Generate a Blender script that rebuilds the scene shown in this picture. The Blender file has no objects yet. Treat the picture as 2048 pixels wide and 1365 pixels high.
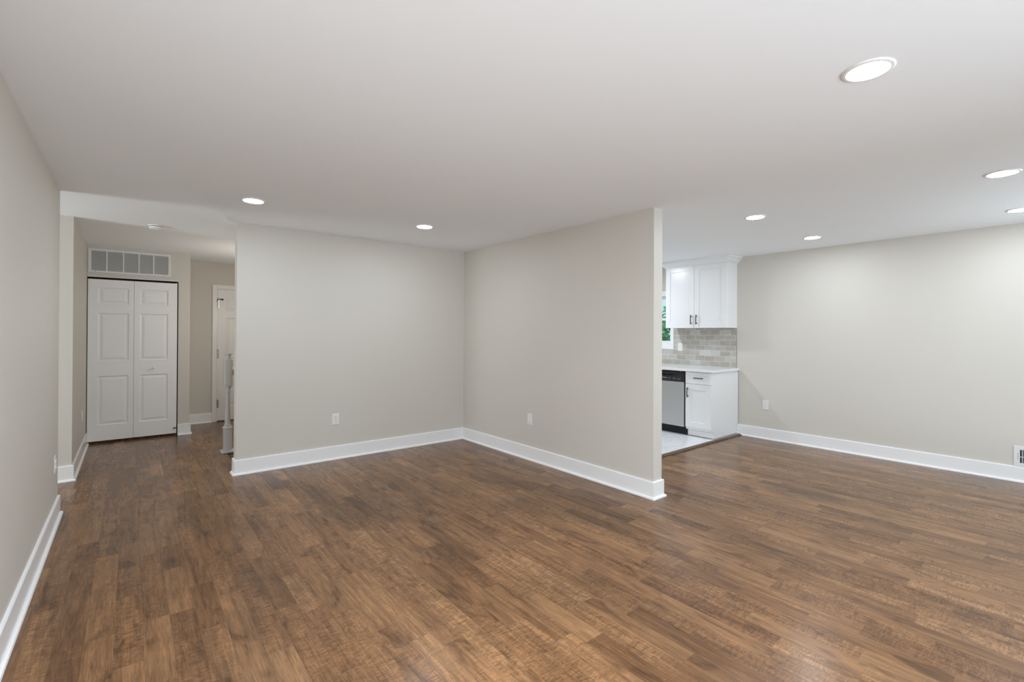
import bpy, bmesh, math, random
from mathutils import Vector, Matrix
random.seed(7)
SC = bpy.context.scene
COL = SC.collection
PI = math.pi

# ------------------------------------------------------------------ camera
CH = 1.37904
cam_d = bpy.data.cameras.new('camera')
cam_d.sensor_width = 36.0
cam_d.lens = 16.55959
cam_d.shift_y = -0.009487
cam_d.clip_start = 0.02
cam = bpy.data.objects.new('camera', cam_d)
COL.objects.link(cam)
R_ = Vector((0.776870768, -0.629644110, 0.004483731))
U_ = Vector((-0.006136543, -0.000450500, 0.999981070))
F_ = Vector((0.629630171, 0.776883577, 0.004213819))
m = Matrix.Identity(4)
for i in range(3):
    m[i][0], m[i][1], m[i][2] = R_[i], U_[i], -F_[i]
m[2][3] = CH
cam.matrix_world = m
SC.camera = cam

# ------------------------------------------------------------------ world, view
world = bpy.data.worlds.new('world')
SC.world = world
world.use_nodes = True
bg = world.node_tree.nodes['Background']
bg.inputs[0].default_value = (0.56, 0.80, 0.86, 1)
bg.inputs[1].default_value = 1.0
SC.view_settings.view_transform = 'Standard'
SC.view_settings.look = 'None'
SC.view_settings.gamma = 1.0
SC.view_settings.use_curve_mapping = False
SC.view_settings.exposure = 0.07
SC.cycles.max_bounces = 10
SC.cycles.diffuse_bounces = 7
SC.cycles.sample_clamp_indirect = 6.0

# ------------------------------------------------------------------ daylight through the windows, added fill lights
def area(name, loc, rot, sx, sy, power, color=(1, 1, 1), shape='RECTANGLE'):
    l = bpy.data.lights.new(name, 'AREA')
    l.shape = shape
    l.size = sx
    if shape in ('RECTANGLE', 'ELLIPSE'):
        l.size_y = sy
    l.energy = power
    l.color = color
    o = bpy.data.objects.new(name, l)
    o.location = loc
    o.rotation_euler = rot
    COL.objects.link(o)
    return o
P_FILL_FAR = 630.0
P_FRONT, P_FRONT_UP, P_SIDE, P_HALL = 6.0, 28.0, 30.0, 46.0
W_SKY = (0.89, 0.985, 1.10)
# sky light falls in level; the upward lights are added to brighten the ceiling
area('daylight_front_window', (1.2, -1.95, 1.45), (PI/2, 0, 0), 2.6, 1.5, P_FRONT, W_SKY)
area('ceiling_fill_near', (1.2, -2.05, 0.55), (PI/2+0.75, 0, 0), 2.6, 0.9, P_FRONT_UP, W_SKY)
area('ceiling_fill_far', (1.6, -6.2, 0.0), (PI-0.5, 0, 0), 7.0, 3.0, P_FILL_FAR, W_SKY)  # added, aimed up to lift the deep part of the ceiling
area('side_fill', (6.85, -0.75, 1.45), (0, PI/2, 0), 1.3, 1.3, P_SIDE, W_SKY)  # side opening and its light added to brighten the left wall
area('daylight_corridor_window', (-3.15, 5.42, 1.35), (0, -PI/2, 0), 1.2, 0.8, P_HALL, (0.96, 0.985, 1.01))
# kitchen lamps behind the partition; living and dining discs added to brighten the left wall
P_LED = 7.7
LED_COL = (0.90, 0.985, 1.08)
K_LIVING, K_DINING, K_SINK, K_KITCHEN, K_ENTRY = 16.5, 1.2, 2.2, 0.6, 2.35
for n_, (x_, y_), k_, c_ in (('fill_living', (0.55, 0.1), K_LIVING, LED_COL), ('fill_dining', (3.15, -0.95), K_DINING, LED_COL), ('lamp_kitchen_sink', (5.3, 4.35), K_SINK, LED_COL),
                             ('lamp_kitchen', (4.2, 4.35), K_KITCHEN, LED_COL)):
    area(n_, (x_, y_, 2.425), (0, 0, 0), 0.6 if n_ in ('fill_living', 'fill_dining') else 0.15, 0.15, P_LED*k_, c_, 'DISK')

# unseen point light added to brighten the hall, hidden by the centre wall
l_ = bpy.data.lights.new('fill_landing', 'POINT')
l_.energy = P_LED*K_ENTRY
l_.color = (1.0, 0.94, 0.845)
l_.shadow_soft_size = 0.12
o_ = bpy.data.objects.new('fill_landing', l_)
o_.location = (1.45, 6.85, 1.62)
COL.objects.link(o_)

# ------------------------------------------------------------------ room dimensions (metres)
H = 2.44
XD, YD = -0.417, 4.900          # left wall, its far corner
YA, XA = 5.198, 0.796           # centre wall, its free end
XB, YB, TB = 3.398, 2.312, 0.1206   # partition, its free end, thickness
XC = 6.512                      # right wall
YE = 5.929                      # hall wall beyond the corridor mouth
YF, XG, YH = 7.692, 0.627, 8.473
YR = -1.60                      # rear wall with the front window, behind the camera
SHX0, SHX1, SHY0, SHY1 = 0.862, 3.30, 5.318, 6.20    # stairwell opening
XHALL = 2.40
YK = 3.055                      # edge of the kitchen tile

# ------------------------------------------------------------------ materials
def new_mat(name):
    mt = bpy.data.materials.new(name)
    mt.use_nodes = True
    nt = mt.node_tree
    return mt, nt, nt.nodes['Principled BSDF']
def N(nt, typ, **kw):
    n = nt.nodes.new(typ)
    for k, v in kw.items():
        setattr(n, k, v)
    return n
def math_(nt, op, a, b=None, c=None):
    n = N(nt, 'ShaderNodeMath', operation=op)
    for i, v in enumerate((a, b, c)):
        if v is None:
            continue
        if isinstance(v, (int, float)):
            n.inputs[i].default_value = v
        else:
            nt.links.new(v, n.inputs[i])
    return n.outputs[0]
def mix_(nt, fac, a, b, blend='MIX'):
    n = N(nt, 'ShaderNodeMix', data_type='RGBA', blend_type=blend)
    for sock, v in ((n.inputs[0], fac), (n.inputs[6], a), (n.inputs[7], b)):
        if isinstance(v, (int, float)):
            sock.default_value = v
        elif isinstance(v, tuple):
            sock.default_value = (*v, 1) if len(v) == 3 else v
        else:
            nt.links.new(v, sock)
    return n.outputs[2]
def ramp_(nt, fac, stops):
    n = N(nt, 'ShaderNodeValToRGB')
    el = n.color_ramp.elements
    while len(el) > 1:
        el.remove(el[-1])
    el[0].position = stops[0][0]
    el[0].color = (*stops[0][1], 1)
    for p, c in stops[1:]:
        e = el.new(p)
        e.color = (*c, 1)
    nt.links.new(fac, n.inputs[0])
    return n.outputs[0]
def noise_(nt, vec, scale, detail=3, rough=0.5, dist=0.0, dim='3D'):
    n = N(nt, 'ShaderNodeTexNoise', noise_dimensions=dim)
    n.inputs['Scale'].default_value = scale
    n.inputs['Detail'].default_value = detail
    n.inputs['Roughness'].default_value = rough
    n.inputs['Distortion'].default_value = dist
    if vec is not None:
        nt.links.new(vec, n.inputs['Vector'])
    return n.outputs[0]
def bump_(nt, b, height, strength, dist):
    n = N(nt, 'ShaderNodeBump')
    n.inputs['Strength'].default_value = strength
    n.inputs['Distance'].default_value = dist
    nt.links.new(height, n.inputs['Height'])
    nt.links.new(n.outputs[0], b.inputs['Normal'])
def paint(name, col, rough=0.5, spec=0.4, grain=0.03, scale=260.0, mottled=0.0):
    mt, nt, b = new_mat(name)
    geo = N(nt, 'ShaderNodeNewGeometry').outputs['Position']
    if mottled:
        nz = noise_(nt, geo, 1.3, 3)
        c = mix_(nt, nz, tuple(v*(1-mottled) for v in col), tuple(min(1, v*(1+mottled)) for v in col))
        nt.links.new(c, b.inputs['Base Color'])
    else:
        b.inputs['Base Color'].default_value = (*col, 1)
    b.inputs['Roughness'].default_value = rough
    b.inputs['Specular IOR Level'].default_value = spec
    if grain:
        bump_(nt, b, noise_(nt, geo, scale, 2), grain, 0.002)
    return mt
M_WALL = paint('greige_eggshell_paint', (0.622, 0.592, 0.540), 0.55, 0.35, 0.05, 420, 0.012)
M_CEIL = paint('white_ceiling_paint', (0.865, 0.888, 0.91), 0.85, 0.2, 0.05, 300, 0.008)
M_TRIM = paint('white_trim_enamel', (0.85, 0.85, 0.855), 0.28, 0.5, 0.01, 90)
M_DOOR = paint('white_door_paint', (0.84, 0.84, 0.84), 0.40, 0.45, 0.03, 160)
M_CAB = paint('white_cabinet_lacquer', (0.80, 0.80, 0.805), 0.26, 0.5, 0.0)
M_PLASTIC = paint('white_plastic', (0.80, 0.795, 0.77), 0.35, 0.5, 0.0)
M_SLOT = paint('dark_slot', (0.03, 0.03, 0.03), 0.7, 0.2, 0.0)
M_SLOT_GREY = paint('grey_outlet_slot', (0.22, 0.22, 0.22), 0.6, 0.2, 0.0)
M_BLACK = paint('black_plastic', (0.016, 0.016, 0.017), 0.32, 0.5, 0.0)
M_KICK = paint('black_kick_plate', (0.015, 0.016, 0.016), 0.55, 0.3, 0.0)
M_GAP_SHADE = paint('closet_gap_shade', (0.02, 0.016, 0.013), 0.9, 0.1, 0.0)  # near-black puts the shade of the closet gaps into track, jamb and back
M_MARK = paint('pale_print', (0.42, 0.42, 0.43), 0.5, 0.3, 0.0)
M_RAILP = paint('white_rail_paint', (0.66, 0.66, 0.67), 0.35, 0.5, 0.0)
M_CARPET = paint('tan_stair_carpet', (0.36, 0.29, 0.20), 0.95, 0.05, 0.3, 500, 0.08)
M_TAN = paint('tan_stairwell_paint', (0.50, 0.42, 0.31), 0.7, 0.2, 0.03)
M_GROUT = paint('pale_grout', (0.66, 0.65, 0.61), 0.85, 0.1, 0.0)
M_GRILLE = paint('white_grille_metal', (0.74, 0.74, 0.735), 0.42, 0.45, 0.0)
M_DUCT = paint('grey_duct_lining', (0.16, 0.16, 0.16), 0.8, 0.1, 0.0)

def metal(name, col, rough, metallic=1.0):
    mt, nt, b = new_mat(name)
    b.inputs['Base Color'].default_value = (*col, 1)
    b.inputs['Metallic'].default_value = metallic
    geo = N(nt, 'ShaderNodeNewGeometry').outputs['Position']
    mp = N(nt, 'ShaderNodeMapping')
    mp.inputs['Scale'].default_value = (1, 1, 60)
    nt.links.new(geo, mp.inputs[0])
    r = math_(nt, 'MULTIPLY_ADD', noise_(nt, mp.outputs[0], 14, 2), 0.10, rough-0.05)
    nt.links.new(r, b.inputs['Roughness'])
    return mt
M_STEEL = metal('brushed_stainless_steel', (0.60, 0.605, 0.61), 0.38)
M_HANDLE = metal('dark_bronze_handle', (0.018, 0.018, 0.018), 0.42, 0.2)
M_HINGE = metal('satin_nickel_hinge', (0.52, 0.51, 0.49), 0.35)

def mat_emit(name, col, s):
    mt, nt, b = new_mat(name)
    b.inputs['Base Color'].default_value = (0.9, 0.9, 0.9, 1)
    b.inputs['Emission Color'].default_value = (*col, 1)
    b.inputs['Emission Strength'].default_value = s
    return mt
M_LENS = mat_emit('lit_led_lens', LED_COL, P_LED/(PI*PI*0.072*0.072))

def mat_glass():
    mt, nt, b = new_mat('window_glass')
    b.inputs['Base Color'].default_value = (0.97, 0.99, 0.98, 1)
    b.inputs['Roughness'].default_value = 0.0
    b.inputs['Transmission Weight'].default_value = 1.0
    b.inputs['IOR'].default_value = 1.05
    return mt
M_GLASS = mat_glass()

def mat_floor():
    mt, nt, b = new_mat('stained_maple_strip_floor')
    W, L = 0.1025, 0.60
    geo = N(nt, 'ShaderNodeNewGeometry').outputs['Position']
    sep = N(nt, 'ShaderNodeSeparateXYZ')
    nt.links.new(geo, sep.inputs[0])
    X, Y = sep.outputs[0], sep.outputs[1]
    xr = math_(nt, 'DIVIDE', math_(nt, 'SUBTRACT', X, 0.0545), W)
    row = math_(nt, 'FLOOR', xr)
    fx = math_(nt, 'FRACT', xr)
    wv = math_(nt, 'ADD', math_(nt, 'DIVIDE', Y, L), math_(nt, 'MULTIPLY', row, 57.31))
    def vor(feature):
        v = N(nt, 'ShaderNodeTexVoronoi', voronoi_dimensions='1D', feature=feature)
        v.inputs['Scale'].default_value = 1.0
        v.inputs['Randomness'].default_value = 0.85
        nt.links.new(wv, v.inputs['W'])
        return v
    vc = vor('F1')
    sepc = N(nt, 'ShaderNodeSeparateColor')
    nt.links.new(vc.outputs['Color'], sepc.inputs[0])
    r1, r2, r3 = sepc.outputs[0], sepc.outputs[1], sepc.outputs[2]
    ve = vor('DISTANCE_TO_EDGE').outputs['Distance']
    # wood coordinates, shifted per board so figure never runs over a joint
    off = N(nt, 'ShaderNodeCombineXYZ')
    nt.links.new(math_(nt, 'MULTIPLY', r1, 31.0), off.inputs[0])
    nt.links.new(math_(nt, 'MULTIPLY', r2, 47.0), off.inputs[1])
    nt.links.new(math_(nt, 'MULTIPLY', r3, 19.0), off.inputs[2])
    add = N(nt, 'ShaderNodeVectorMath', operation='ADD')
    nt.links.new(geo, add.inputs[0])
    nt.links.new(off.outputs[0], add.inputs[1])
    P = add.outputs[0]
    def scaled(v, s):
        mp = N(nt, 'ShaderNodeMapping')
        mp.inputs['Scale'].default_value = s
        nt.links.new(v, mp.inputs[0])
        return mp.outputs[0]
    streak = noise_(nt, scaled(P, (30, 1.7, 1)), 1.0, 5, 0.62, 0.7)
    fine = noise_(nt, scaled(P, (170, 11, 1)), 1.0, 3, 0.65, 0.3)
    curl = noise_(nt, scaled(P, (13, 52, 1)), 1.0, 3, 0.6, 2.2)
    vein = noise_(nt, scaled(P, (16, 26, 1)), 1.0, 2, 0.5, 2.6)
    blotch = noise_(nt, scaled(P, (11, 3.6, 1)), 1.0, 3, 0.55, 1.0)
    wide = noise_(nt, scaled(geo, (1.5, 1.0, 1)), 1.0, 3, 0.55, 0.5)
    # board tone
    tone = ramp_(nt, r2, [(0.0, (0.112, 0.053, 0.023)), (0.08, (0.150, 0.0745, 0.033)), (0.5, (0.192, 0.099, 0.045)),
                          (0.85, (0.222, 0.117, 0.054)), (1.0, (0.265, 0.144, 0.069))])
    c = mix_(nt, math_(nt, 'MULTIPLY', streak, 0.40), tone, (0.150, 0.073, 0.031))
    stk = ramp_(nt, streak, [(0.37, (0.68, 0.665, 0.65)), (0.49, (0.99, 0.99, 0.99)), (0.62, (1.30, 1.30, 1.30))])
    c = mix_(nt, 0.75, c, stk, 'MULTIPLY')
    fn = ramp_(nt, fine, [(0.38, (0.80, 0.79, 0.78)), (0.5, (1, 1, 1)), (0.62, (1.20, 1.20, 1.20))])
    c = mix_(nt, 0.8, c, fn, 'MULTIPLY')
    # curly figure and pale veins only on some boards, in patches
    cmask = ramp_(nt, math_(nt, 'MULTIPLY', r3, blotch), [(0.17, (0, 0, 0)), (0.36, (1, 1, 1))])
    cl = ramp_(nt, curl, [(0.38, (0.56, 0.535, 0.51)), (0.51, (1, 1, 1)), (0.63, (1.28, 1.28, 1.27))])
    c = mix_(nt, math_(nt, 'MULTIPLY', cmask, 0.70), c, cl, 'MULTIPLY')
    vd = math_(nt, 'ABSOLUTE', math_(nt, 'SUBTRACT', vein, 0.5))
    vl = ramp_(nt, vd, [(0.0, (1.45, 1.45, 1.43)), (0.018, (1.0, 1.0, 1.0)), (0.05, (0.90, 0.89, 0.88)), (0.10, (1, 1, 1))])
    vmask = ramp_(nt, math_(nt, 'MULTIPLY', r1, wide), [(0.16, (0, 0, 0)), (0.34, (1, 1, 1))])
    c = mix_(nt, math_(nt, 'MULTIPLY', vmask, 0.55), c, vl, 'MULTIPLY')
    bl = ramp_(nt, blotch, [(0.30, (0.46, 0.43, 0.405)), (0.44, (0.98, 0.98, 0.98)), (0.68, (1.20, 1.20, 1.20))])
    c = mix_(nt, 0.75, c, bl, 'MULTIPLY')
    wd = ramp_(nt, wide, [(0.32, (0.74, 0.74, 0.74)), (0.5, (1, 1, 1)), (0.66, (1.14, 1.14, 1.14))])
    c = mix_(nt, 1.0, c, wd, 'MULTIPLY')
    # hairline joints
    ex = math_(nt, 'MINIMUM', fx, math_(nt, 'SUBTRACT', 1.0, fx))
    ex = math_(nt, 'MULTIPLY', ex, W)
    ey = math_(nt, 'MULTIPLY', ve, L)
    jd = math_(nt, 'MINIMUM', ex, ey)
    joint = math_(nt, 'LESS_THAN', jd, 0.0007)
    c = mix_(nt, math_(nt, 'MULTIPLY', joint, 0.40), c, (0.05, 0.028, 0.016))
    nt.links.new(c, b.inputs['Base Color'])
    rr = math_(nt, 'MULTIPLY_ADD', fine, 0.10, 0.20)
    nt.links.new(rr, b.inputs['Roughness'])
    b.inputs['Specular IOR Level'].default_value = 0.32
    hgt = math_(nt, 'SUBTRACT', math_(nt, 'MULTIPLY', fine, 0.25), math_(nt, 'MULTIPLY', joint, 1.0))
    bump_(nt, b, hgt, 0.10, 0.002)
    return mt
M_FLOOR = mat_floor()

def mat_wood_strip():
    mt, nt, b = new_mat('dark_stained_threshold_wood')
    geo = N(nt, 'ShaderNodeNewGeometry').outputs['Position']
    mp = N(nt, 'ShaderNodeMapping')
    mp.inputs['Scale'].default_value = (3, 60, 60)
    nt.links.new(geo, mp.inputs[0])
    nz = noise_(nt, mp.outputs[0], 1.0, 3)
    c = ramp_(nt, nz, [(0.3, (0.055, 0.029, 0.014)), (0.7, (0.13, 0.073, 0.038))])
    nt.links.new(c, b.inputs['Base Color'])
    b.inputs['Roughness'].default_value = 0.32
    return mt
M_THRESH = mat_wood_strip()

def mat_marble():
    mt, nt, b = new_mat('white_marble_tile')
    geo = N(nt, 'ShaderNodeNewGeometry').outputs['Position']
    nz = noise_(nt, geo, 2.4, 6, 0.6, 1.8)
    v = ramp_(nt, nz, [(0.36, (0.80, 0.81, 0.82)), (0.47, (0.80, 0.81, 0.82)), (0.5, (0.68, 0.69, 0.71)), (0.53, (0.82, 0.82, 0.83)), (0.7, (0.84, 0.84, 0.84))])
    br = N(nt, 'ShaderNodeTexBrick')
    br.offset = 0.5
    br.inputs['Color1'].default_value = (1, 1, 1, 1)
    br.inputs['Color2'].default_value = (0.96, 0.96, 0.965, 1)
    br.inputs['Mortar'].default_value = (0.82, 0.82, 0.82, 1)
    br.inputs['Scale'].default_value = 1.0
    br.inputs['Mortar Size'].default_value = 0.0015
    br.inputs['Brick Width'].default_value = 0.61
    br.inputs['Row Height'].default_value = 0.305
    nt.links.new(geo, br.inputs['Vector'])
    c = mix_(nt, 1.0, v, br.outputs['Color'], 'MULTIPLY')
    nt.links.new(c, b.inputs['Base Color'])
    b.inputs['Roughness'].default_value = 0.22
    return mt
M_MARBLE = mat_marble()

def mat_quartz():
    mt, nt, b = new_mat('white_quartz')
    geo = N(nt, 'ShaderNodeNewGeometry').outputs['Position']
    nz = noise_(nt, geo, 5.0, 6, 0.6, 1.2)
    v = ramp_(nt, nz, [(0.4, (0.83, 0.83, 0.83)), (0.5, (0.77, 0.77, 0.78)), (0.6, (0.84, 0.84, 0.84))])
    nt.links.new(v, b.inputs['Base Color'])
    b.inputs['Roughness'].default_value = 0.15
    return mt
M_QUARTZ = mat_quartz()

def mat_splash():
    # 3 x 6 inch brick-laid tiles on the right wall: u = -y, v = z
    mt, nt, b = new_mat('brushed_grey_subway_tile')
    geo = N(nt, 'ShaderNodeNewGeometry').outputs['Position']
    sep = N(nt, 'ShaderNodeSeparateXYZ')
    nt.links.new(geo, sep.inputs[0])
    u = math_(nt, 'MULTIPLY_ADD', sep.outputs[1], -1.0, 3.112+0.1505*20)
    v = math_(nt, 'SUBTRACT', sep.outputs[2], 0.917)
    cb = N(nt, 'ShaderNodeCombineXYZ')
    nt.links.new(u, cb.inputs[0])
    nt.links.new(v, cb.inputs[1])
    def brick():
        br = N(nt, 'ShaderNodeTexBrick')
        br.offset = 0.5
        br.inputs['Scale'].default_value = 1.0
        br.inputs['Mortar Size'].default_value = 0.0016
        br.inputs['Mortar Smooth'].default_value = 0.0
        br.inputs['Brick Width'].default_value = 0.1505
        br.inputs['Row Height'].default_value = 0.0745
        nt.links.new(cb.outputs[0], br.inputs['Vector'])
        return br
    b1 = brick()
    b1.inputs['Color1'].default_value = (0, 0, 0, 1)
    b1.inputs['Color2'].default_value = (1, 1, 1, 1)
    b1.inputs['Mortar'].default_value = (0.5, 0.5, 0.5, 1)
    mp = N(nt, 'ShaderNodeMapping')
    mp.inputs['Scale'].default_value = (6, 22, 1)
    nt.links.new(cb.outputs[0], mp.inputs[0])
    nz = noise_(nt, mp.outputs[0], 1.0, 4, 0.6, 0.8)
    t = math_(nt, 'ADD', math_(nt, 'MULTIPLY_ADD', b1.outputs['Color'], 0.42, 0.04), math_(nt, 'MULTIPLY', nz, 0.62))
    c = ramp_(nt, t, [(0.15, (0.30, 0.255, 0.205)), (0.38, (0.40, 0.36, 0.305)), (0.6, (0.46, 0.445, 0.41)), (0.95, (0.62, 0.61, 0.575))])
    c = mix_(nt, b1.outputs['Fac'], c, (0.74, 0.72, 0.66))
    nt.links.new(c, b.inputs['Base Color'])
    b.inputs['Roughness'].default_value = 0.28
    inv = math_(nt, 'SUBTRACT', 1.0, b1.outputs['Fac'])
    bump_(nt, b, inv, 0.5, 0.002)
    return mt
M_SPLASH = mat_splash()

def mat_leaf(name, c0, c1):
    mt, nt, b = new_mat(name)
    geo = N(nt, 'ShaderNodeNewGeometry').outputs['Position']
    nz = noise_(nt, geo, 2.5, 3)
    c = mix_(nt, ramp_(nt, nz, [(0.35, (0, 0, 0)), (0.65, (1, 1, 1))]), c0, c1)
    nt.links.new(c, b.inputs['Base Color'])
    b.inputs['Roughness'].default_value = 0.6
    return mt
M_LEAF = mat_leaf('green_foliage', (0.12, 0.30, 0.13), (0.34, 0.62, 0.30))
M_LEAF2 = mat_leaf('blue_green_foliage', (0.16, 0.33, 0.22), (0.40, 0.62, 0.48))
M_BARK = paint('grey_bark', (0.14, 0.11, 0.09), 0.9, 0.1, 0.3, 40, 0.2)
M_LAWN = mat_leaf('lawn_grass', (0.10, 0.22, 0.06), (0.16, 0.32, 0.10))

# ------------------------------------------------------------------ mesh helpers
def BM():
    return bmesh.new()
def box(bm, x0, x1, y0, y1, z0, z1, bevel=0.0, seg=1):
    vs = [bm.verts.new(p) for p in ((x0,y0,z0),(x1,y0,z0),(x1,y1,z0),(x0,y1,z0),(x0,y0,z1),(x1,y0,z1),(x1,y1,z1),(x0,y1,z1))]
    fs = [bm.faces.new([vs[i] for i in q]) for q in ((0,3,2,1),(4,5,6,7),(0,1,5,4),(1,2,6,5),(2,3,7,6),(3,0,4,7))]
    if bevel:
        es = list({e for f in fs for e in f.edges})
        bmesh.ops.bevel(bm, geom=es, offset=bevel, segments=seg, affect='EDGES', profile=0.5)
def lathe(bm, prof, c=(0, 0, 0), n=32, axis='z', cap=True):
    rings = []
    for r, h in prof:
        ring = []
        for k in range(n):
            a = 2*PI*k/n
            ca, sa = r*math.cos(a), r*math.sin(a)
            p = {'z': (ca, sa, h), 'y': (ca, h, sa), 'x': (h, ca, sa)}[axis]
            ring.append(bm.verts.new((p[0]+c[0], p[1]+c[1], p[2]+c[2])))
        rings.append(ring)
    for a, b_ in zip(rings, rings[1:]):
        for k in range(n):
            bm.faces.new((a[k], a[(k+1) % n], b_[(k+1) % n], b_[k]))
    if cap:
        bm.faces.new(rings[0])
        bm.faces.new(rings[-1])
    bmesh.ops.recalc_face_normals(bm, faces=bm.faces[:])
def tube(bm, pts, r, n=10):
    """round bar through points"""
    pts = [Vector(p) for p in pts]
    rings = []
    for i, p in enumerate(pts):
        d = (pts[min(i+1, len(pts)-1)]-pts[max(i-1, 0)]).normalized()
        a = d.orthogonal().normalized() if i == 0 else (rings_a - d*rings_a.dot(d)).normalized()
        rings_a = a
        b_ = d.cross(a)
        rings.append([bm.verts.new(p+(a*math.cos(2*PI*k/n)+b_*math.sin(2*PI*k/n))*r) for k in range(n)])
    for q, s in zip(rings, rings[1:]):
        for k in range(n):
            bm.faces.new((q[k], q[(k+1) % n], s[(k+1) % n], s[k]))
    bm.faces.new(rings[0]); bm.faces.new(rings[-1])
    bmesh.ops.recalc_face_normals(bm, faces=bm.faces[:])
def sweep(bm, path, prof, closed_prof=True):
    """mitred sweep of a profile (offset to the path's left, height) along a level polyline of (x, y)"""
    n = len(path)
    rings = []
    for i in range(n):
        p = Vector(path[i])
        d0 = (Vector(path[i])-Vector(path[i-1])).normalized() if i > 0 else None
        d1 = (Vector(path[i+1])-Vector(path[i])).normalized() if i < n-1 else None
        if d0 is None: d0 = d1
        if d1 is None: d1 = d0
        n0, n1 = Vector((-d0.y, d0.x)), Vector((-d1.y, d1.x))
        mv = (n0+n1)
        mv = mv/ (1+n0.dot(n1)) if abs(1+n0.dot(n1)) > 1e-6 else n0
        rings.append([bm.verts.new((p.x+mv.x*o, p.y+mv.y*o, z)) for o, z in prof])
    k = len(prof)
    for a, b_ in zip(rings, rings[1:]):
        for j in range(k):
            bm.faces.new((a[j], a[(j+1) % k], b_[(j+1) % k], b_[j]))
    bm.faces.new(rings[0]); bm.faces.new(rings[-1])
    bmesh.ops.recalc_face_normals(bm, faces=bm.faces[:])

WLOC = {}
def link(name, data, parent, loc):
    o = bpy.data.objects.new(name, data)
    COL.objects.link(o)
    o.location = loc
    if parent is not None:
        o.parent = parent
    return o
def obj(name, bm, mat, parent=None, smooth=False, local=False):
    """one mesh object; bm is in world coordinates unless local. Children take their parent's origin."""
    me = bpy.data.meshes.new(name)
    if not local:
        if parent is not None:
            org = WLOC[parent]
        else:
            xs = [v.co for v in bm.verts]
            lo = Vector((min(v.x for v in xs), min(v.y for v in xs), min(v.z for v in xs)))
            hi = Vector((max(v.x for v in xs), max(v.y for v in xs), max(v.z for v in xs)))
            org = Vector(((lo.x+hi.x)/2, (lo.y+hi.y)/2, lo.z))
        bmesh.ops.translate(bm, verts=bm.verts[:], vec=-org)
    else:
        org = Vector((0, 0, 0))
    bm.to_mesh(me)
    bm.free()
    me.materials.append(mat)
    if smooth:
        for p in me.polygons:
            p.use_smooth = True
        try:
            me.set_sharp_from_angle(angle=math.radians(40))
        except Exception:
            pass
    o = link(name, me, parent, (0, 0, 0) if (parent is not None or local) else org)
    WLOC[o] = org
    return o
def structure(name, bm, mat, parent=None, smooth=False):
    o = obj(name, bm, mat, parent, smooth)
    if parent is None:
        o['kind'] = 'structure'
    return o
def thing(name, label, cat, loc, rz=0.0, group=None):
    o = link(name, None, None, loc)
    o.rotation_euler = (0, 0, rz)
    o['label'] = label
    o['category'] = cat
    if group:
        o['group'] = group
    WLOC[o] = Vector(loc)
    return o
def struct_root(name, loc):
    o = link(name, None, None, loc)
    o['kind'] = 'structure'
    WLOC[o] = Vector(loc)
    return o
def copy_thing(src, loc, rz, label, cat=None):
    r = src.copy(); COL.objects.link(r)
    r.location = loc; r.rotation_euler = (0, 0, rz); r['label'] = label
    for ch in list(src.children):
        c = ch.copy(); COL.objects.link(c); c.parent = r
        for g in list(ch.children):
            d = g.copy(); COL.objects.link(d); d.parent = c
    return r

# ------------------------------------------------------------------ floor, ceiling
b = BM()
T0 = -0.25
box(b, XD-0.14, XC+0.13, YR-0.13, YK, T0, 0)                 # living and dining
box(b, XD-0.14, XC+0.13, YK, YA, T0, 0)                      # under the kitchen
box(b, -2.9, SHX0, YA, YE+0.13, T0, 0)
box(b, SHX0, XC+0.13, YA, SHY0, T0, 0)
box(b, XD-0.13, SHX0, YE+0.13, YH+0.13, T0, 0)
box(b, SHX0, XHALL+0.13, SHY1, YH+0.13, T0, 0)
structure('floor', b, M_FLOOR)
b = BM()
box(b, XB+TB, XC, YK, YA, 0.0005, 0.014)
structure('floor_kitchen', b, M_MARBLE)
b = BM()
box(b, -2.95, XC+0.15, YR-0.15, YH+0.15, H, H+0.15)
structure('ceiling', b, M_CEIL)

# ------------------------------------------------------------------ walls
def wall(name, *boxes, mat=None):
    b = BM()
    for q in boxes:
        box(b, *q)
    return structure(name, b, mat or M_WALL)
wall('wall_left', (XD-0.13, XD, YR, YD, 0, H), (-2.9, XD-0.13, YD-0.13, YD, 0, H))
wall('wall_center', (XA, XC, YA, SHY0, 0, H))
wall('wall_partition', (XB, XB+TB, YB, YA, 0, H))
WY0, WY1, WZ0, WZ1 = 4.118, 4.975, 1.225, 1.975     # kitchen window opening
wall('wall_right', (XC, XC+0.13, YR-0.13, -1.4, 0, H), (XC, XC+0.13, -0.1, WY0, 0, H), (XC, XC+0.13, -1.4, -0.1, 0, 0.8), (XC, XC+0.13, -1.4, -0.1, 2.1, H), (XC, XC+0.13, WY1, SHY0, 0, H),
     (XC, XC+0.13, WY0, WY1, 0, WZ0), (XC, XC+0.13, WY0, WY1, WZ1, H))
wall('wall_hall', (XD-0.13, XD+0.005, YE, YF+0.13, 0, H), (-2.9, XD-0.13, YE, YE+0.13, 0, H))
DX0, DX1, DZ1 = -0.408, 0.497, 2.048               # closet opening
wall('wall_closet', (DX1, XG, YF, YF+0.12, 0, H), (DX0-0.004, DX1, YF, YF+0.12, DZ1, H), (XG-0.12, XG, YF+0.12, YH, 0, H))
wall('wall_closet_inside', (XD-0.13, XG-0.12, YF+0.62, YF+0.64, 0, H), mat=M_GAP_SHADE)
EX0, EX1, EZ1 = 1.030, 1.835, 2.045                # far door opening
wall('wall_far', (XG-0.12, EX0, YH, YH+0.12, 0, H), (EX1, XHALL+0.12, YH, YH+0.12, 0, H), (EX0, EX1, YH, YH+0.12, EZ1, H))
wall('wall_landing', (XHALL, XHALL+0.12, SHY1, YH, 0, H), (XHALL, XC, SHY1, SHY1+0.12, 0, H))
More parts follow.
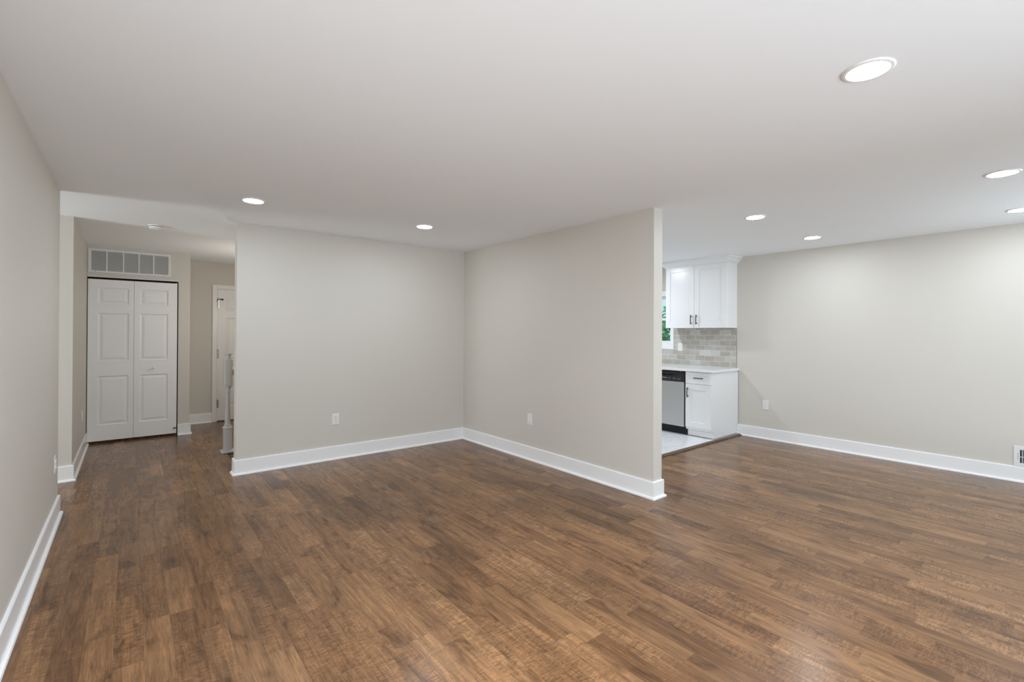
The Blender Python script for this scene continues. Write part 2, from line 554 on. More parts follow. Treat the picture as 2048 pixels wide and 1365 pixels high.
wall('wall_corridor_end', (-2.98, -2.9, YD-0.13, YE+0.13, 0, 0.75), (-2.98, -2.9, YD-0.13, YE+0.13, 1.95, H),
     (-2.98, -2.9, YD-0.13, 5.02, 0.75, 1.95), (-2.98, -2.9, 5.82, YE+0.13, 0.75, 1.95))
wall('wall_rear', (XD-0.13, -0.1, YR-0.13, YR, 0, H), (2.5, 4.1, YR-0.13, YR, 0, H), (5.9, XC, YR-0.13, YR, 0, H),
     (-0.1, 2.5, YR-0.13, YR, 0, 0.65), (-0.1, 2.5, YR-0.13, YR, 2.2, H), (4.1, 5.9, YR-0.13, YR, 2.08, H))

# stairwell below the landing
b = BM()
box(b, SHX0-0.10, SHX1+0.1, SHY1, SHY1+0.10, -1.6, T0)
box(b, SHX0-0.10, SHX1+0.1, SHY0-0.10, SHY0, -1.6, T0)
box(b, SHX0-0.10, SHX0, SHY0, SHY1, -1.6, T0)
box(b, SHX1, SHX1+0.1, SHY0, SHY1, -1.6, H)
structure('wall_stairwell', b, M_TAN)
b = BM()
box(b, SHX0, SHX1, SHY1-0.012, SHY1-0.0005, -1.6, -0.02)
structure('trim_3', b, M_TAN)
b = BM()
for k in range(8):
    x0 = SHX0+0.002+k*0.25
    box(b, x0, min(x0+0.25, SHX1), SHY0+0.002, SHY1-0.014, -1.6, -0.19*(k+1), 0.006)
o = thing('staircase', 'tan carpeted stairs going down beside the white newel post, mostly hidden behind the wall', 'staircase', (SHX0, 5.76, -1.6))
obj('treads', b, M_CARPET, o)

# ------------------------------------------------------------------ baseboards (board + shoe moulding)
BH = 0.145
P_BOARD = [(0.0, 0.0), (0.015, 0.0), (0.015, BH-0.006), (0.012, BH-0.001), (0.0, BH)]
P_SHOE = [(0.015, 0.0), (0.031, 0.0), (0.031, 0.007), (0.028, 0.014), (0.022, 0.018), (0.015, 0.019)]
def baseboard(name, path, shoe=True):
    b = BM(); sweep(b, path, P_BOARD)
    o = structure(name, b, M_TRIM)
    if shoe:
        b = BM(); sweep(b, path, P_SHOE)
        obj('shoe_molding', b, M_TRIM, o)
    return o
# paths run so that the room lies on their left
baseboard('baseboard_left', [(-2.88, YD), (XD, YD), (XD, YR)])
baseboard('baseboard_center', [(XB+TB, YK-0.05), (XB+TB, YB), (XB, YB), (XB, YA), (XA, YA), (XA, SHY0)])
baseboard('baseboard_right', [(XC, YR), (XC, 3.085)])
baseboard('baseboard_hall', [(XD+0.005, YF+0.005), (XD+0.005, YE), (-2.88, YE)])
baseboard('baseboard_closet', [(XG, YH), (XG, YF), (DX1, YF)])
baseboard('baseboard_far', [(EX0-0.058, YH), (XG, YH)])
baseboard('baseboard_rear', [(XD, YR), (4.1, YR)])

# hardwood threshold at the kitchen
b = BM()
prof = [(3.016, 0.0), (3.016, 0.006), (3.026, 0.015), (3.046, 0.0215), (3.066, 0.0205), (3.066, 0.0145), (3.056, 0.0145), (3.056, 0.0)]
ra = [b.verts.new((XB+TB+0.016, y, z)) for y, z in prof]
rb = [b.verts.new((XC-0.031, y, z)) for y, z in prof]
for j in range(len(prof)):
    b.faces.new((ra[j], ra[(j+1) % len(prof)], rb[(j+1) % len(prof)], rb[j]))
b.faces.new(ra); b.faces.new(rb)
bmesh.ops.recalc_face_normals(b, faces=b.faces[:])
structure('trim_1', b, M_THRESH)

# ------------------------------------------------------------------ panelled doors
def panel_face(bm, x0, x1, z0, z1, yf, yb, panels, sx=1):
    """door leaf whose front looks along -y at y=yf; raised panels with a sunk moulding round each"""
    xs = sorted({x0, x1, *[p[0] for p in panels], *[p[1] for p in panels]})
    zs = sorted({z0, z1, *[p[2] for p in panels], *[p[3] for p in panels]})
    V = {}
    def v(x, y, z):
        k = (round(x, 5), round(y, 5), round(z, 5))
        if k not in V:
            V[k] = bm.verts.new((x, y, z))
        return V[k]
    pset = {(round(p[0], 5), round(p[2], 5)): p for p in panels}
    done = []
    for i in range(len(xs)-1):
        for j in range(len(zs)-1):
            cx, cz = (xs[i]+xs[i+1])/2, (zs[j]+zs[j+1])/2
            hit = [p for p in panels if p[0] < cx < p[1] and p[2] < cz < p[3]]
            if hit:
                continue
            bm.faces.new((v(xs[i], yf, zs[j]), v(xs[i+1], yf, zs[j]), v(xs[i+1], yf, zs[j+1]), v(xs[i], yf, zs[j+1])))
    for p in panels:
        loops = []
        for ins, dep in ((0, 0), (0.004, 0.004), (0.011, 0.0085), (0.020, 0.0085), (0.046, 0.002), (0.049, 0.002)):
            a0, a1, c0, c1 = p[0]+ins, p[1]-ins, p[2]+ins, p[3]-ins
            # keep cut points on the outer loop so the mesh stays closed
            if ins == 0:
                bx = [x for x in xs if p[0] <= x <= p[1]]
                bz = [z for z in zs if p[2] <= z <= p[3]]
                loop = [(a0, c0), (a1, c0), (a1, c1), (a0, c1)]
            else:
                loop = [(a0, c0), (a1, c0), (a1, c1), (a0, c1)]
            loops.append([v(x, yf+dep, z) for x, z in loop])
        for q, s in zip(loops, loops[1:]):
            for k in range(4):
                bm.faces.new((q[k], q[(k+1) % 4], s[(k+1) % 4], s[k]))
        bm.faces.new(loops[-1])
    c = [(x0, z0), (x1, z0), (x1, z1), (x0, z1)]
    back = [bm.verts.new((x, yb, z)) for x, z in c]
    bm.faces.new(back[::-1])
    fr = [bm.verts.new((x, yf, z)) for x, z in c]
    for k in range(4):
        bm.faces.new((fr[(k+1) % 4], fr[k], back[k], back[(k+1) % 4]))
    bmesh.ops.recalc_face_normals(bm, faces=bm.faces[:])

# door_1: the bifold closet door
d1 = struct_root('door_1', (0.04, YF, 0))
YL = YF+0.006
rows = [(0.221, 0.826), (1.012, 1.606), (1.718, 1.921)]
def leaf(x0, x1, px0, px1):
    b = BM()
    panel_face(b, x0, x1, 0.030, 2.022, YL, YL+0.034, [(px0, px1, a, c) for a, c in rows])
    return obj('door_leaf', b, M_DOOR, d1)
leaf(-0.403, 0.0355, -0.309, -0.014)
lf = leaf(0.038, 0.4855, 0.096, 0.388)
b = BM()
lathe(b, [(0.0, -0.040), (0.010, -0.0395), (0.016, -0.035), (0.0175, -0.028), (0.014, -0.020), (0.008, -0.014), (0.008, -0.004), (0.014, 0.0)], (0.2375, YL, 0.912), 20, 'y')
obj('knob', b, M_DOOR, lf, True)
b = BM()
box(b, 0.452, 0.492, YL-0.006, YL-0.0005, 0.094, 0.104, 0.001)
box(b, 0.452, 0.464, YL-0.012, YL-0.001, 0.088, 0.110, 0.002)
box(b, 0.482, 0.495, YL-0.010, YL-0.001, 0.090, 0.108, 0.002)
obj('pivot_bracket', b, M_BLACK, d1)
b = BM()
box(b, DX0, DX1-0.001, YL+0.004, YL+0.030, 2.036, DZ1-0.001, 0.002)
obj('top_track', b, M_GAP_SHADE, d1)
b = BM()
box(b, DX0, DX1+0.006, YF-0.003, YF+0.003, DZ1, DZ1+0.008, 0.001)
obj('head_bead', b, M_TRIM, d1)
b = BM()
box(b, DX1-0.0045, DX1-0.0005, YF+0.002, YF+0.118, 0.001, DZ1-0.013)
obj('jamb_shade', b, M_GAP_SHADE, d1)  # dark strip coloured as the shade beside the leaf

# door_2: six-panel door at the far side of the landing
d2 = struct_root('door_2', (1.43, YH, 0))
SX0 = 1.044
b = BM()
pr2 = [(0.235, 0.850), (1.000, 1.600), (1.708, 1.922)]
panel_face(b, SX0, SX0+0.775, 0.014, 2.032, YH+0.010, YH+0.045, [(q0, q1, a, c) for a, c in pr2 for q0, q1 in ((1.156, 1.398), (1.468, 1.710))])
sl = obj('door_slab', b, M_DOOR, d2)
b = BM()
lathe(b, [(0.0, -0.062), (0.018, -0.060), (0.027, -0.050), (0.027, -0.040), (0.012, -0.028), (0.010, -0.008), (0.030, -0.006), (0.032, 0.0)], (SX0+0.715, YH+0.010, 0.95), 24, 'y')
obj('knob', b, M_HINGE, sl, True)
b = BM()
box(b, EX0-0.058, EX0+0.004, YH-0.016, YH-0.0005, 0, EZ1+0.0585, 0.004)
box(b, EX1-0.004, EX1+0.058, YH-0.016, YH-0.0005, 0, EZ1+0.0585, 0.004)
box(b, EX0+0.004, EX1-0.004, YH-0.016, YH-0.0005, EZ1-0.004, EZ1+0.0585, 0.004)
box(b, EX0-0.058, EX0-0.040, YH-0.020, YH-0.016, 0, EZ1+0.0585, 0.002)
box(b, EX0-0.040, EX1+0.040, YH-0.020, YH-0.016, EZ1+0.040, EZ1+0.0585, 0.002)
obj('door_casing', b, M_TRIM, d2)
b = BM()
box(b, EX0+0.0005, EX0+0.011, YH-0.0005, YH+0.119, 0.001, EZ1-0.0005)
box(b, EX1-0.011, EX1-0.0005, YH-0.0005, YH+0.119, 0.001, EZ1-0.0005)
box(b, EX0+0.011, EX1-0.011, YH-0.0005, YH+0.119, EZ1-0.011, EZ1-0.0005)
box(b, EX0+0.011, EX1-0.011, YH+0.05, YH+0.119, 0.002, EZ1-0.011)
obj('door_jamb', b, M_TRIM, d2)
for zc, hh in ((1.820, 0.075), (1.040, 0.072), (0.272, 0.060)):
    b = BM()
    lathe(b, [(0.0065, zc-hh), (0.0065, zc+hh)], (SX0-0.002, YH-0.001, 0), 12)
    lathe(b, [(0.004, zc+hh), (0.0078, zc+hh+0.004), (0.004, zc+hh+0.010)], (SX0-0.002, YH-0.001, 0), 12)
    box(b, SX0, SX0+0.020, YH+0.0085, YH+0.0105, zc-hh, zc+hh)
    hg = obj('hinge', b, M_HINGE, d2, True)
    if zc > 1.5:
        b = BM()
        tube(b, [(SX0-0.016, YH-0.018, 1.852), (SX0-0.002, YH-0.012, 1.882), (SX0+0.004, YH-0.016, 1.884), (SX0+0.045, YH-0.022, 1.880)], 0.0055)
        tube(b, [(SX0+0.040, YH-0.022, 1.880), (SX0+0.072, YH-0.026, 1.878)], 0.0115, 12)
        obj('hinge_pin_stop', b, M_BLACK, hg, True)

# ------------------------------------------------------------------ return-air grille over the closet
t = thing('air_return_grille', 'wide white return-air grille with five louvered sections above the bifold closet door', 'vent', (0.004, YF, 2.10))
GX0, GX1, GZ0, GZ1 = -0.404, 0.414, 2.104, 2.399
b = BM()
fw = 0.030
for q in ((GX0, GX1, GZ1-fw, GZ1), (GX0, GX1, GZ0, GZ0+fw*0.8)):
    box(b, q[0], q[1], YF-0.010, YF-0.0005, q[2], q[3], 0.003)
for q in ((GX0, GX0+fw), (GX1-fw, GX1)):
    box(b, q[0], q[1], YF-0.010, YF-0.0005, GZ0+fw*0.8-0.002, GZ1-fw+0.002, 0.003)
obj('grille_frame', b, M_GRILLE, t)
for xm in (-0.230, -0.071, 0.0825, 0.2315):
    b = BM()
    box(b, xm-0.0065, xm+0.0065, YF-0.009, YF-0.001, GZ0+fw*0.8-0.003, GZ1-fw+0.003, 0.001)
    obj('mullion', b, M_GRILLE, t)
b = BM()
n = 23
z0, z1 = GZ0+fw*0.8, GZ1-fw
for k in range(n):
    zc = z0+(k+0.5)*(z1-z0)/n
    vs = [b.verts.new(p) for p in ((GX0+fw-0.002, YF-0.0075, zc-0.0035), (GX1-fw+0.002, YF-0.0075, zc-0.0035), (GX1-fw+0.002, YF-0.0015, zc+0.0030), (GX0+fw-0.002, YF-0.0015, zc+0.0030))]
    vt = [b.verts.new((v.co.x, v.co.y, v.co.z+0.0012)) for v in vs]
    b.faces.new(vs[::-1]); b.faces.new(vt)
    for i in range(4):
        b.faces.new((vs[i], vs[(i+1) % 4], vt[(i+1) % 4], vt[i]))
bmesh.ops.recalc_face_normals(b, faces=b.faces[:])
obj('louvers', b, M_GRILLE, t)
b = BM()
box(b, GX0+fw-0.004, GX1-fw+0.004, YF-0.0012, YF-0.0004, z0-0.004, z1+0.004)
obj('backing', b, M_DUCT, t)
for xs_ in (-0.335, 0.345):
    b = BM()
    lathe(b, [(0.0, -0.0125), (0.004, -0.012), (0.006, -0.010)], (xs_, YF, GZ0+0.011), 12, 'y')
    obj('screw', b, M_HINGE, t, True)

# ------------------------------------------------------------------ outlets
def outlet(name, label, loc, rz, style):
    t = thing(name, label, 'electrical outlet', loc, rz)
    b = BM()
    box(b, -0.0375, 0.0375, -0.0065, -0.0005, -0.060, 0.060, 0.0025, 2)
    obj('cover_plate', b, M_PLASTIC, t, local=True)
    if style == 'duplex':
        for zc in (0.0195, -0.0195):
            b = BM()
            box(b, -0.0165, 0.0165, -0.0085, -0.006, zc-0.0140, zc+0.0140, 0.004, 2)
            rc = obj('receptacle', b, M_PLASTIC, t, local=True)
            b = BM()
            box(b, -0.0075, -0.0055, -0.0088, -0.0083, zc-0.001, zc+0.008)
            box(b, 0.0055, 0.0075, -0.0088, -0.0083, zc-0.001, zc+0.008)
            lathe(b, [(0.0026, -0.0088), (0.0026, -0.0083)], (0, 0, zc-0.007), 10, 'y')
            obj('slots', b, M_SLOT_GREY, rc, local=True)
        b = BM()
        lathe(b, [(0.0, -0.0078), (0.003, -0.0074), (0.0034, -0.0062)], (0, 0, 0), 12, 'y')
        obj('screw', b, M_PLASTIC, t, True, local=True)
    else:
        b = BM()
        box(b, -0.0165, 0.0165, -0.0085, -0.006, -0.0335, 0.0335, 0.0015, 1)
        rc = obj('receptacle', b, M_PLASTIC, t, local=True)
        b = BM()
        for zc in (0.017, -0.017):
            box(b, -0.0075, -0.0055, -0.0088, -0.0083, zc-0.001, zc+0.008)
            box(b, 0.0055, 0.0075, -0.0088, -0.0083, zc-0.001, zc+0.008)
            lathe(b, [(0.0026, -0.0088), (0.0026, -0.0083)], (0, 0, zc-0.007), 10, 'y')
        obj('slots', b, M_SLOT_GREY, rc, local=True)
    return t
HP = PI/2
outlet('wall_outlet', 'white outlet low on the wide centre wall, left of the inside corner', (1.743, YA, 0.437), 0, 'duplex')
outlet('wall_outlet', 'white outlet low on the partition wall, between the inside corner and its free end', (XB, 3.873, 0.442), -HP, 'duplex')
outlet('wall_outlet', 'white outlet low on the dining wall, just right of the base cabinet', (XC, 2.718, 0.450), -HP, 'decora')
outlet('wall_outlet', 'thin edge-on white outlet at the end of the near left wall', (XD, 4.690, 0.425), HP, 'duplex')
outlet('wall_outlet', 'thin edge-on outlet low on the hall wall beside the bifold closet door', (XD+0.005, 7.03, 0.447), HP, 'duplex')
outlet('wall_outlet', 'white outlet set in the tile backsplash beside the kitchen window', (XC-0.0085, 3.954, 1.183), -HP, 'decora')

# ------------------------------------------------------------------ recessed ceiling lights
def downlight(label, x, y):
    t = thing('recessed_light', label, 'ceiling light', (x, y, H), 0, 'recessed ceiling lights')
    b = BM()
    lathe(b, [(0.0885, -0.0004), (0.0885, -0.0025), (0.086, -0.0052), (0.080, -0.0068), (0.0725, -0.0070), (0.0722, -0.0035), (0.0722, -0.0004)], (0, 0, 0), 56, cap=False)
    obj('trim_ring', b, M_TRIM, t, True, local=True)
    b = BM()
    lathe(b, [(0.0, -0.0074), (0.03, -0.0073), (0.06, -0.0068), (0.0721, -0.0058), (0.0721, -0.0010)], (0, 0, 0), 48, cap=False)
    obj('lens', b, M_LENS, t, True, local=True)
    return t
first = downlight('largest lit recessed light, alone on the ceiling high at the right', 2.287, 0.567)
for lab, x, y in (
    ('lit recessed light in front of the free left end of the wide centre wall', 0.763, 4.258),
    ('lit recessed light on the ceiling near the inside wall corner', 2.270, 4.191),
    ('lit recessed light at the right edge of the photo, larger of the two there', 4.414, 0.372),
    ('lit recessed light between the partition end and the light nearest the upper cabinet', 4.376, 1.920),
    ('small lit recessed light nearest the white upper cabinet', 5.769, 1.927),
    ('lit recessed light cut off by the photo edge, above the dining wall', 5.807, 0.383)):
    copy_thing(first, (x, y, H), 0, lab)

# smoke detector
t = thing('smoke_detector', 'round white smoke detector on the hall ceiling in front of the air grille', 'smoke detector', (0.198, 5.893, H))
b = BM(); lathe(b, [(0.0, -0.012), (0.066, -0.012), (0.070, -0.010), (0.070, -0.0005)], (0, 0, 0), 40)
obj('mounting_base', b, M_PLASTIC, t, True, local=True)
b = BM(); lathe(b, [(0.0, -0.042), (0.030, -0.042), (0.052, -0.039), (0.061, -0.032), (0.062, -0.020), (0.062, -0.0165)], (0, 0, 0), 40)
cv = obj('cover', b, M_PLASTIC, t, True, local=True)
b = BM(); lathe(b, [(0.057, -0.0170), (0.057, -0.0115)], (0, 0, 0), 40)
obj('vent_gap', b, M_SLOT, t, True, local=True)
b = BM(); lathe(b, [(0.0, -0.0445), (0.008, -0.0440), (0.010, -0.0415)], (0.0, -0.022, 0), 16)
obj('test_button', b, M_PLASTIC, cv, True, local=True)

# ------------------------------------------------------------------ floor register on the right wall
t = thing('wall_register', 'white metal air register with dark vertical slots, low on the dining wall', 'vent', (XC, 0.32, 0.148))
RY1, RY0, RZ0, RZ1 = 0.474, 0.150, 0.1465, 0.338
b = BM()
box(b, XC-0.008, XC-0.0005, RY0, RY1, RZ1-0.034, RZ1, 0.002)
box(b, XC-0.008, XC-0.0005, RY0, RY1, RZ0, RZ0+0.034, 0.002)
box(b, XC-0.008, XC-0.0005, RY1-0.040, RY1, RZ0+0.032, RZ1-0.032, 0.001)
box(b, XC-0.008, XC-0.0005, RY0, RY0+0.040, RZ0+0.032, RZ1-0.032, 0.001)
fr = obj('register_frame', b, M_GRILLE, t)
b = BM()
y = RY1-0.052
while y > RY0+0.045:
    box(b, XC-0.0075, XC-0.002, y-0.0052, y, RZ0+0.032, RZ1-0.032, 0.001)
    y -= 0.0125
box(b, XC-0.0070, XC-0.0025, RY0+0.04, RY1-0.04, 0.235, 0.240)
obj('fins', b, M_GRILLE, t)
b = BM(); box(b, XC-0.0018, XC-0.0004, RY0+0.038, RY1-0.038, RZ0+0.030, RZ1-0.030)
obj('backing', b, M_SLOT, t)
b = BM(); box(b, XC-0.0086, XC-0.0079, RY1-0.0285, RY1-0.0262, 0.212, 0.276); box(b, XC-0.016, XC-0.0079, RY1-0.0285, RY1-0.0262, 0.232, 0.238)
obj('damper_lever', b, M_SLOT_GREY, t)

# ------------------------------------------------------------------ stair railing with newel post
NX, NY = 0.876, 6.272
t = thing('stair_railing', 'white stair railing with turned newel post at the edge of the landing', 'railing', (NX, NY, 0))
b = BM()
box(b, NX-0.070, NX+0.052, NY-0.085, NY+0.052, 0.0005, 0.024, 0.004)
box(b, NX+0.050, XHALL-0.002, NY-0.085, NY+0.052, 0.0005, 0.024, 0.004)
obj('base_plate', b, M_RAILP, t)
b = BM()
S = 0.041
box(b, NX-S, NX+S, NY-S, NY+S, 0.0245, 0.285, 0.003)
lathe(b, [(0.054, 0.283), (0.040, 0.297), (0.030, 0.300), (0.036, 0.306), (0.036, 0.312), (0.029, 0.318), (0.0285, 0.33), (0.0265, 0.45), (0.022, 0.690), (0.027, 0.694), (0.027, 0.700),
          (0.023, 0.706), (0.024, 0.726), (0.031, 0.732), (0.031, 0.740), (0.036, 0.748), (0.036, 0.760)], (NX, NY, 0), 32)
box(b, NX-0.0425, NX+0.0425, NY-0.0425, NY+0.0425, 0.756, 1.062, 0.013, 3)
lathe(b, [(0.036, 1.055), (0.036, 1.062), (0.031, 1.088), (0.029, 1.104), (0.031, 1.112), (0.0345, 1.116), (0.0345, 1.128), (0.031, 1.134), (0.0, 1.136)], (NX, NY, 0), 32)
obj('newel_post', b, M_RAILP, t)
b = BM()
yz = [(-0.028, 0.884), (0.028, 0.884), (0.028, 0.910), (0.032, 0.925), (0.024, 0.948), (0.0, 0.955), (-0.024, 0.948), (-0.032, 0.925), (-0.028, 0.910)]
ra = [b.verts.new((NX+0.038, NY+a, c)) for a, c in yz]; rb = [b.verts.new((XHALL-0.002, NY+a, c)) for a, c in yz]
for j in range(len(yz)):
    b.faces.new((ra[j], ra[(j+1) % len(yz)], rb[(j+1) % len(yz)], rb[j]))
b.faces.new(ra); b.faces.new(rb)
bmesh.ops.recalc_face_normals(b, faces=b.faces[:])
obj('handrail', b, M_RAILP, t)
for k in range(11):
    x = NX+0.16+k*0.125
    b = BM(); lathe(b, [(0.014, 0.0245), (0.014, 0.16), (0.016, 0.18), (0.012, 0.20), (0.016, 0.40), (0.010, 0.84), (0.010, 0.886)], (x, NY, 0), 14)
    obj('baluster', b, M_RAILP, t, True)

# ------------------------------------------------------------------ kitchen
def bar_handle(parent, x, y0, z0, y1, z1, stand=0.030, r=0.0062):
    """bar pull on a front that faces -x at x; ends at (y0,z0), (y1,z1)"""
    b = BM()
    A, B_ = Vector((x-stand, y0, z0)), Vector((x-stand, y1, z1))
    d = B_-A
    mid = (A+B_)/2+Vector((-0.004, 0, 0))
    tube(b, [A, A+d*0.25+Vector((-0.003, 0, 0)), mid, A+d*0.75+Vector((-0.003, 0, 0)), B_], r)
    for f in (0.14, 0.86):
        p = A+d*f
        tube(b, [p, Vector((x-0.0002, p.y, p.z))], r*0.9)
    return obj('handle', b, M_HANDLE, parent, True)
def shaker(name, parent, x, y0, y1, z0, z1, fr=0.072, th=0.020, fz=None):
    fz = fz or fr
    b = BM()
    bv = 0.0012
    box(b, x, x+th, y0, y0+fr, z0, z1, bv); box(b, x, x+th, y1-fr, y1, z0, z1, bv)
    box(b, x, x+th, y0+fr-0.001, y1-fr+0.001, z0, z0+fz, bv); box(b, x, x+th, y0+fr-0.001, y1-fr+0.001, z1-fz, z1, bv)
    box(b, x+0.0085, x+th-0.002, y0+fr-0.003, y1-fr+0.003, z0+fz-0.003, z1-fz+0.003)
    return obj(name, b, M_CAB, parent)
XU = 6.206
UY0, UY1, UZ0, UZ1 = 3.096, 4.016, 1.466, 2.352
t = thing('upper_cabinet', 'white two-door shaker upper cabinet under the ceiling, above the tile backsplash', 'cabinet', (6.36, 3.556, UZ0))
b = BM(); box(b, XU+0.0205, XC-0.0005, UY0, UY1, UZ0, UZ1+0.006, 0.0015)
obj('cabinet_box', b, M_CAB, t)
dl = shaker('door', t, XU, 3.5625, UY1-0.001, UZ0+0.001, UZ1)
bar_handle(dl, XU, 3.597, 1.515, 3.597, 1.650)
dr = shaker('door', t, XU, UY0+0.001, 3.5595, UZ0+0.001, UZ1)
bar_handle(dr, XU, 3.517, 1.515, 3.517, 1.650)
b = BM()
cp = [(0.0, 2.346), (0.006, 2.346), (0.009, 2.356), (0.020, 2.364), (0.034, 2.378), (0.046, 2.396), (0.053, 2.412), (0.064, 2.418), (0.070, 2.424), (0.070, 2.4395), (0.0, 2.4395)]
sweep(b, [(XC-0.0006, UY1), (XU, UY1), (XU, UY0), (XC-0.0006, UY0)][::-1], cp)
obj('crown_molding', b, M_CAB, t)

XF, XKK = 5.799, 5.868
BY0, BY1 = 3.090, 3.452
t = thing('base_cabinet', 'white base cabinet with one drawer over one door at the end of the counter', 'cabinet', (6.1, 3.27, 0))
b = BM()
box(b, XF+0.0205, XC-0.017, BY0, BY1, 0.108, 0.8805, 0.001)
box(b, XKK, XC-0.017, BY0, BY1, 0.0225, 0.109)
obj('cabinet_box', b, M_CAB, t)
b = BM(); box(b, XC-0.034, XC-0.0158, BY0-0.012, BY0-0.0002, 0.0225, 0.8805, 0.003)
obj('scribe_strip', b, M_CAB, t)
dr = shaker('drawer', t, XF, BY0+0.002, BY1-0.003, 0.7195, 0.8735, 0.042)
bar_handle(dr, XF, 3.320, 0.800, 3.187, 0.800)
dd = shaker('door', t, XF, BY0+0.002, BY1-0.003, 0.140, 0.7145, 0.075)
bar_handle(dd, XF, 3.408, 0.535, 3.408, 0.668)

t = thing('dishwasher', 'stainless steel dishwasher with black control panel, left of the base cabinet', 'dishwasher', (6.1, 3.757, 0))
WY_0, WY_1 = 3.457, 4.057
b = BM(); box(b, XF+0.040, XC-0.03, WY_0, WY_1, 0.13, 0.872)
obj('tub', b, M_BLACK, t)
b = BM(); box(b, XF-0.004, XF+0.039, WY_0+0.014, WY_1-0.003, 0.128, 0.7295, 0.004, 2)
obj('door_panel', b, M_STEEL, t)
b = BM()
# control panel with a scooped finger pocket
ys = [WY_0+0.003+(WY_1-WY_0-0.006)*k/24 for k in range(25)]
yc = (WY_0+WY_1)/2
cols = []
for y in ys:
    s = max(0.0, 1-((y-yc)/0.235)**2)
    prof = [(XF+0.039, 0.7305), (XF-0.006, 0.7305), (XF-0.010, 0.742), (XF-0.010, 0.826-0.020*s), (XF-0.010+0.030*s, 0.830-0.010*s), (XF-0.010+0.030*s, 0.842), (XF-0.010, 0.846), (XF-0.010, 0.860), (XF-0.004, 0.866), (XF+0.039, 0.866)]
    cols.append([b.verts.new((x, y, z)) for x, z in prof])
for a, c in zip(cols, cols[1:]):
    for j in range(len(a)):
        b.faces.new((a[j], a[(j+1) % len(a)], c[(j+1) % len(a)], c[j]))
b.faces.new(cols[0]); b.faces.new(cols[-1])
bmesh.ops.recalc_face_normals(b, faces=b.faces[:])
cpn = obj('control_panel', b, M_BLACK, t)
for nm, y0, y1, z0, z1 in (('badge', 3.722, 3.800, 0.7715, 0.7785), ('indicator', 3.676, 3.696, 0.768, 0.775), ('button_marking', 3.612, 3.634, 0.766, 0.769), ('button_marking', 3.588, 3.604, 0.766, 0.769),
                           ('button_marking', 3.548, 3.560, 0.764, 0.772), ('button_marking', 3.522, 3.532, 0.762, 0.774), ('button_marking', 3.590, 3.634, 0.779, 0.7805)):
    b = BM(); box(b, XF-0.0106, XF-0.0099, y0, y1, z0, z1)
    obj(nm, b, M_MARK, cpn)
b = BM(); box(b, XF+0.010, XF+0.030, 3.5215, 3.5385, 0.867, 0.8800, 0.001)
obj('mounting_bracket', b, M_HINGE, t)
b = BM(); box(b, XKK, XKK+0.02, WY_0-0.002, WY_1, 0.0145, 0.1270, 0.001)
obj('kick_plate', b, M_KICK, t)

t = thing('sink_base_cabinet', 'white sink base cabinet left of the dishwasher, behind the partition wall', 'cabinet', (6.1, 4.6, 0))
b = BM()
box(b, XF+0.0205, XC-0.001, 4.063, YA-0.002, 0.108, 0.8805, 0.001)
box(b, XKK, XC-0.001, 4.063, YA-0.002, 0.0145, 0.109)
obj('cabinet_box', b, M_CAB, t)
for y0, y1 in ((4.066, 4.63), (4.634, YA-0.004)):
    dd = shaker('door', t, XF, y0, y1, 0.140, 0.7145, 0.075)
    yh = y1-0.045 if y0 < 4.5 else y0+0.045
    bar_handle(dd, XF, yh, 0.535, yh, 0.668)
    shaker('false_drawer_front', t, XF, y0, y1, 0.7195, 0.8735, 0.042)

b = BM(); box(b, XF-0.030, XC-0.001, 3.062, YA-0.001, 0.8812, 0.9125, 0.003, 2)
o = obj('countertop', b, M_QUARTZ)
o['label'] = 'white quartz countertop running over the dishwasher and base cabinet'
o['category'] = 'countertop'

b = BM()
SP = 0.008
box(b, XC-SP, XC-0.0004, 3.105, 4.068, 0.9130, 1.4655)
box(b, XC-SP, XC-0.0004, 4.068, 5.022, 0.9130, 1.1425)
box(b, XC-SP, XC-0.0004, 5.022, YA-0.001, 0.9130, 1.4655)
sp = structure('trim_2', b, M_SPLASH)
b = BM(); box(b, XC-SP-0.0008, XC-0.0004, 3.0995, 3.1045, 0.9130, 1.4655)
obj('edge_strip', b, M_HINGE, sp)

# kitchen window: casing, sill, two sashes, glass
w = struct_root('window_1', (XC, 4.546, 1.14))
b = BM()
box(b, XC-0.016, XC-0.0005, 4.0695, WY0+0.004, 1.1435, 2.0495, 0.003)
box(b, XC-0.016, XC-0.0005, WY1-0.004, 5.020, 1.1435, 2.0495, 0.003)
box(b, XC-0.016, XC-0.0005, WY0+0.004, WY1-0.004, WZ1-0.004, 2.0495, 0.003)
box(b, XC-0.018, XC-0.0005, WY0+0.004, WY1-0.004, 1.1435, WZ0+0.004, 0.003)
obj('window_casing', b, M_TRIM, w)
b = BM()
box(b, XC, XC+0.129, WY0+0.0005, WY0+0.008, WZ0, WZ1); box(b, XC, XC+0.129, WY1-0.008, WY1-0.0005, WZ0, WZ1)
box(b, XC, XC+0.129, WY0+0.008, WY1-0.008, WZ0+0.0005, WZ0+0.010); box(b, XC, XC+0.129, WY0+0.008, WY1-0.008, WZ1-0.010, WZ1-0.0005)
obj('window_jamb', b, M_TRIM, w)
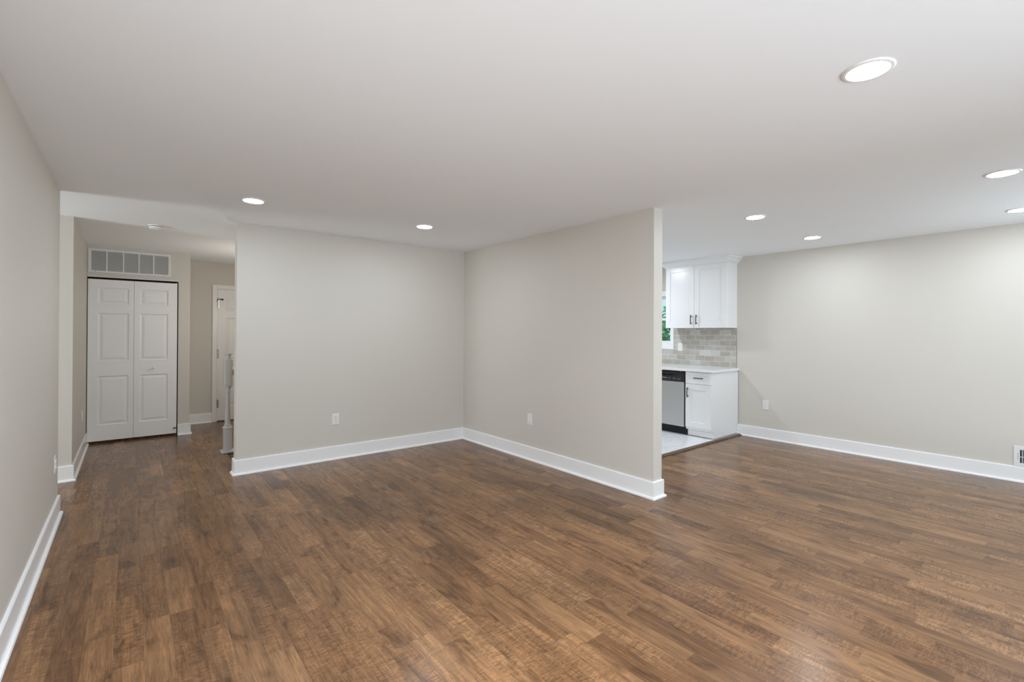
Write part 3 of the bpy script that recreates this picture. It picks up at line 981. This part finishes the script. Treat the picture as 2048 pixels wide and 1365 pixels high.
for nm, xx, z0, z1 in (('lower', 0.045, WZ0+0.010, 1.628), ('upper', 0.075, 1.590, WZ1-0.010)):
    b = BM()
    y0, y1 = WY0+0.008, WY1-0.008
    f = 0.036
    box(b, XC+xx, XC+xx+0.028, y0, y0+f, z0, z1, 0.002); box(b, XC+xx, XC+xx+0.028, y1-f, y1, z0, z1, 0.002)
    box(b, XC+xx, XC+xx+0.028, y0+f, y1-f, z0, z0+f, 0.002); box(b, XC+xx, XC+xx+0.028, y0+f, y1-f, z1-f, z1, 0.002)
    sh = obj('sash', b, M_TRIM, w)
    b = BM(); box(b, XC+xx+0.012, XC+xx+0.016, y0+f-0.004, y1-f+0.004, z0+f-0.004, z1-f+0.004)
    obj('pane', b, M_GLASS, sh)

# ------------------------------------------------------------------ garden outside the kitchen window
b = BM(); box(b, XC+0.6, 40, -14, 40, -0.7, -0.4)
o = structure('ground', b, M_LAWN)
def tree(name, label, x, y, h, r, mat, n, seed):
    rnd = random.Random(seed)
    t = thing(name, label, 'tree', (x, y, -0.4))
    b = BM(); lathe(b, [(0.10, 0.0), (0.075, h*0.35), (0.05, h*0.7), (0.02, h*0.92)], (0, 0, 0), 10)
    obj('trunk', b, M_BARK, t, True, local=True)
    b = BM()
    for k in range(n):
        a, cz = rnd.uniform(0, 2*PI), rnd.uniform(-1, 1)
        q = rnd.uniform(0.35, 1.0)**0.45
        lump = 1+0.22*math.sin(3*a+seed)+0.18*math.sin(5*cz+2*a)
        px, py = r*q*lump*math.sqrt(1-cz*cz)*math.cos(a), r*q*lump*math.sqrt(1-cz*cz)*math.sin(a)
        pz = h*0.56+h*0.46*q*cz*(0.94+0.06*math.sin(4*a))
        c = Vector((px, py, min(pz, h)))
        s = rnd.uniform(0.045, 0.10)
        u = Vector((rnd.gauss(0, 1), rnd.gauss(0, 1), rnd.gauss(0, 1))).normalized()
        v_ = u.orthogonal().normalized()
        w_ = (u.cross(v_)*0.15+v_*0)
        vs = [b.verts.new(c-u*s), b.verts.new(c+v_*s*0.45), b.verts.new(c+u*s), b.verts.new(c-v_*s*0.45)]
        b.faces.new(vs)
    obj('crown', b, mat, t, local=True)
    return t
tree('garden_tree', 'leafy green tree seen through the kitchen window, right beside the cabinet', 13.2, 8.1, 2.66, 1.35, M_LEAF, 5200, 3)
tree('garden_tree', 'blue-green tree seen through the kitchen window, right beside the partition end', 14.6, 11.2, 2.86, 1.5, M_LEAF2, 5200, 11)
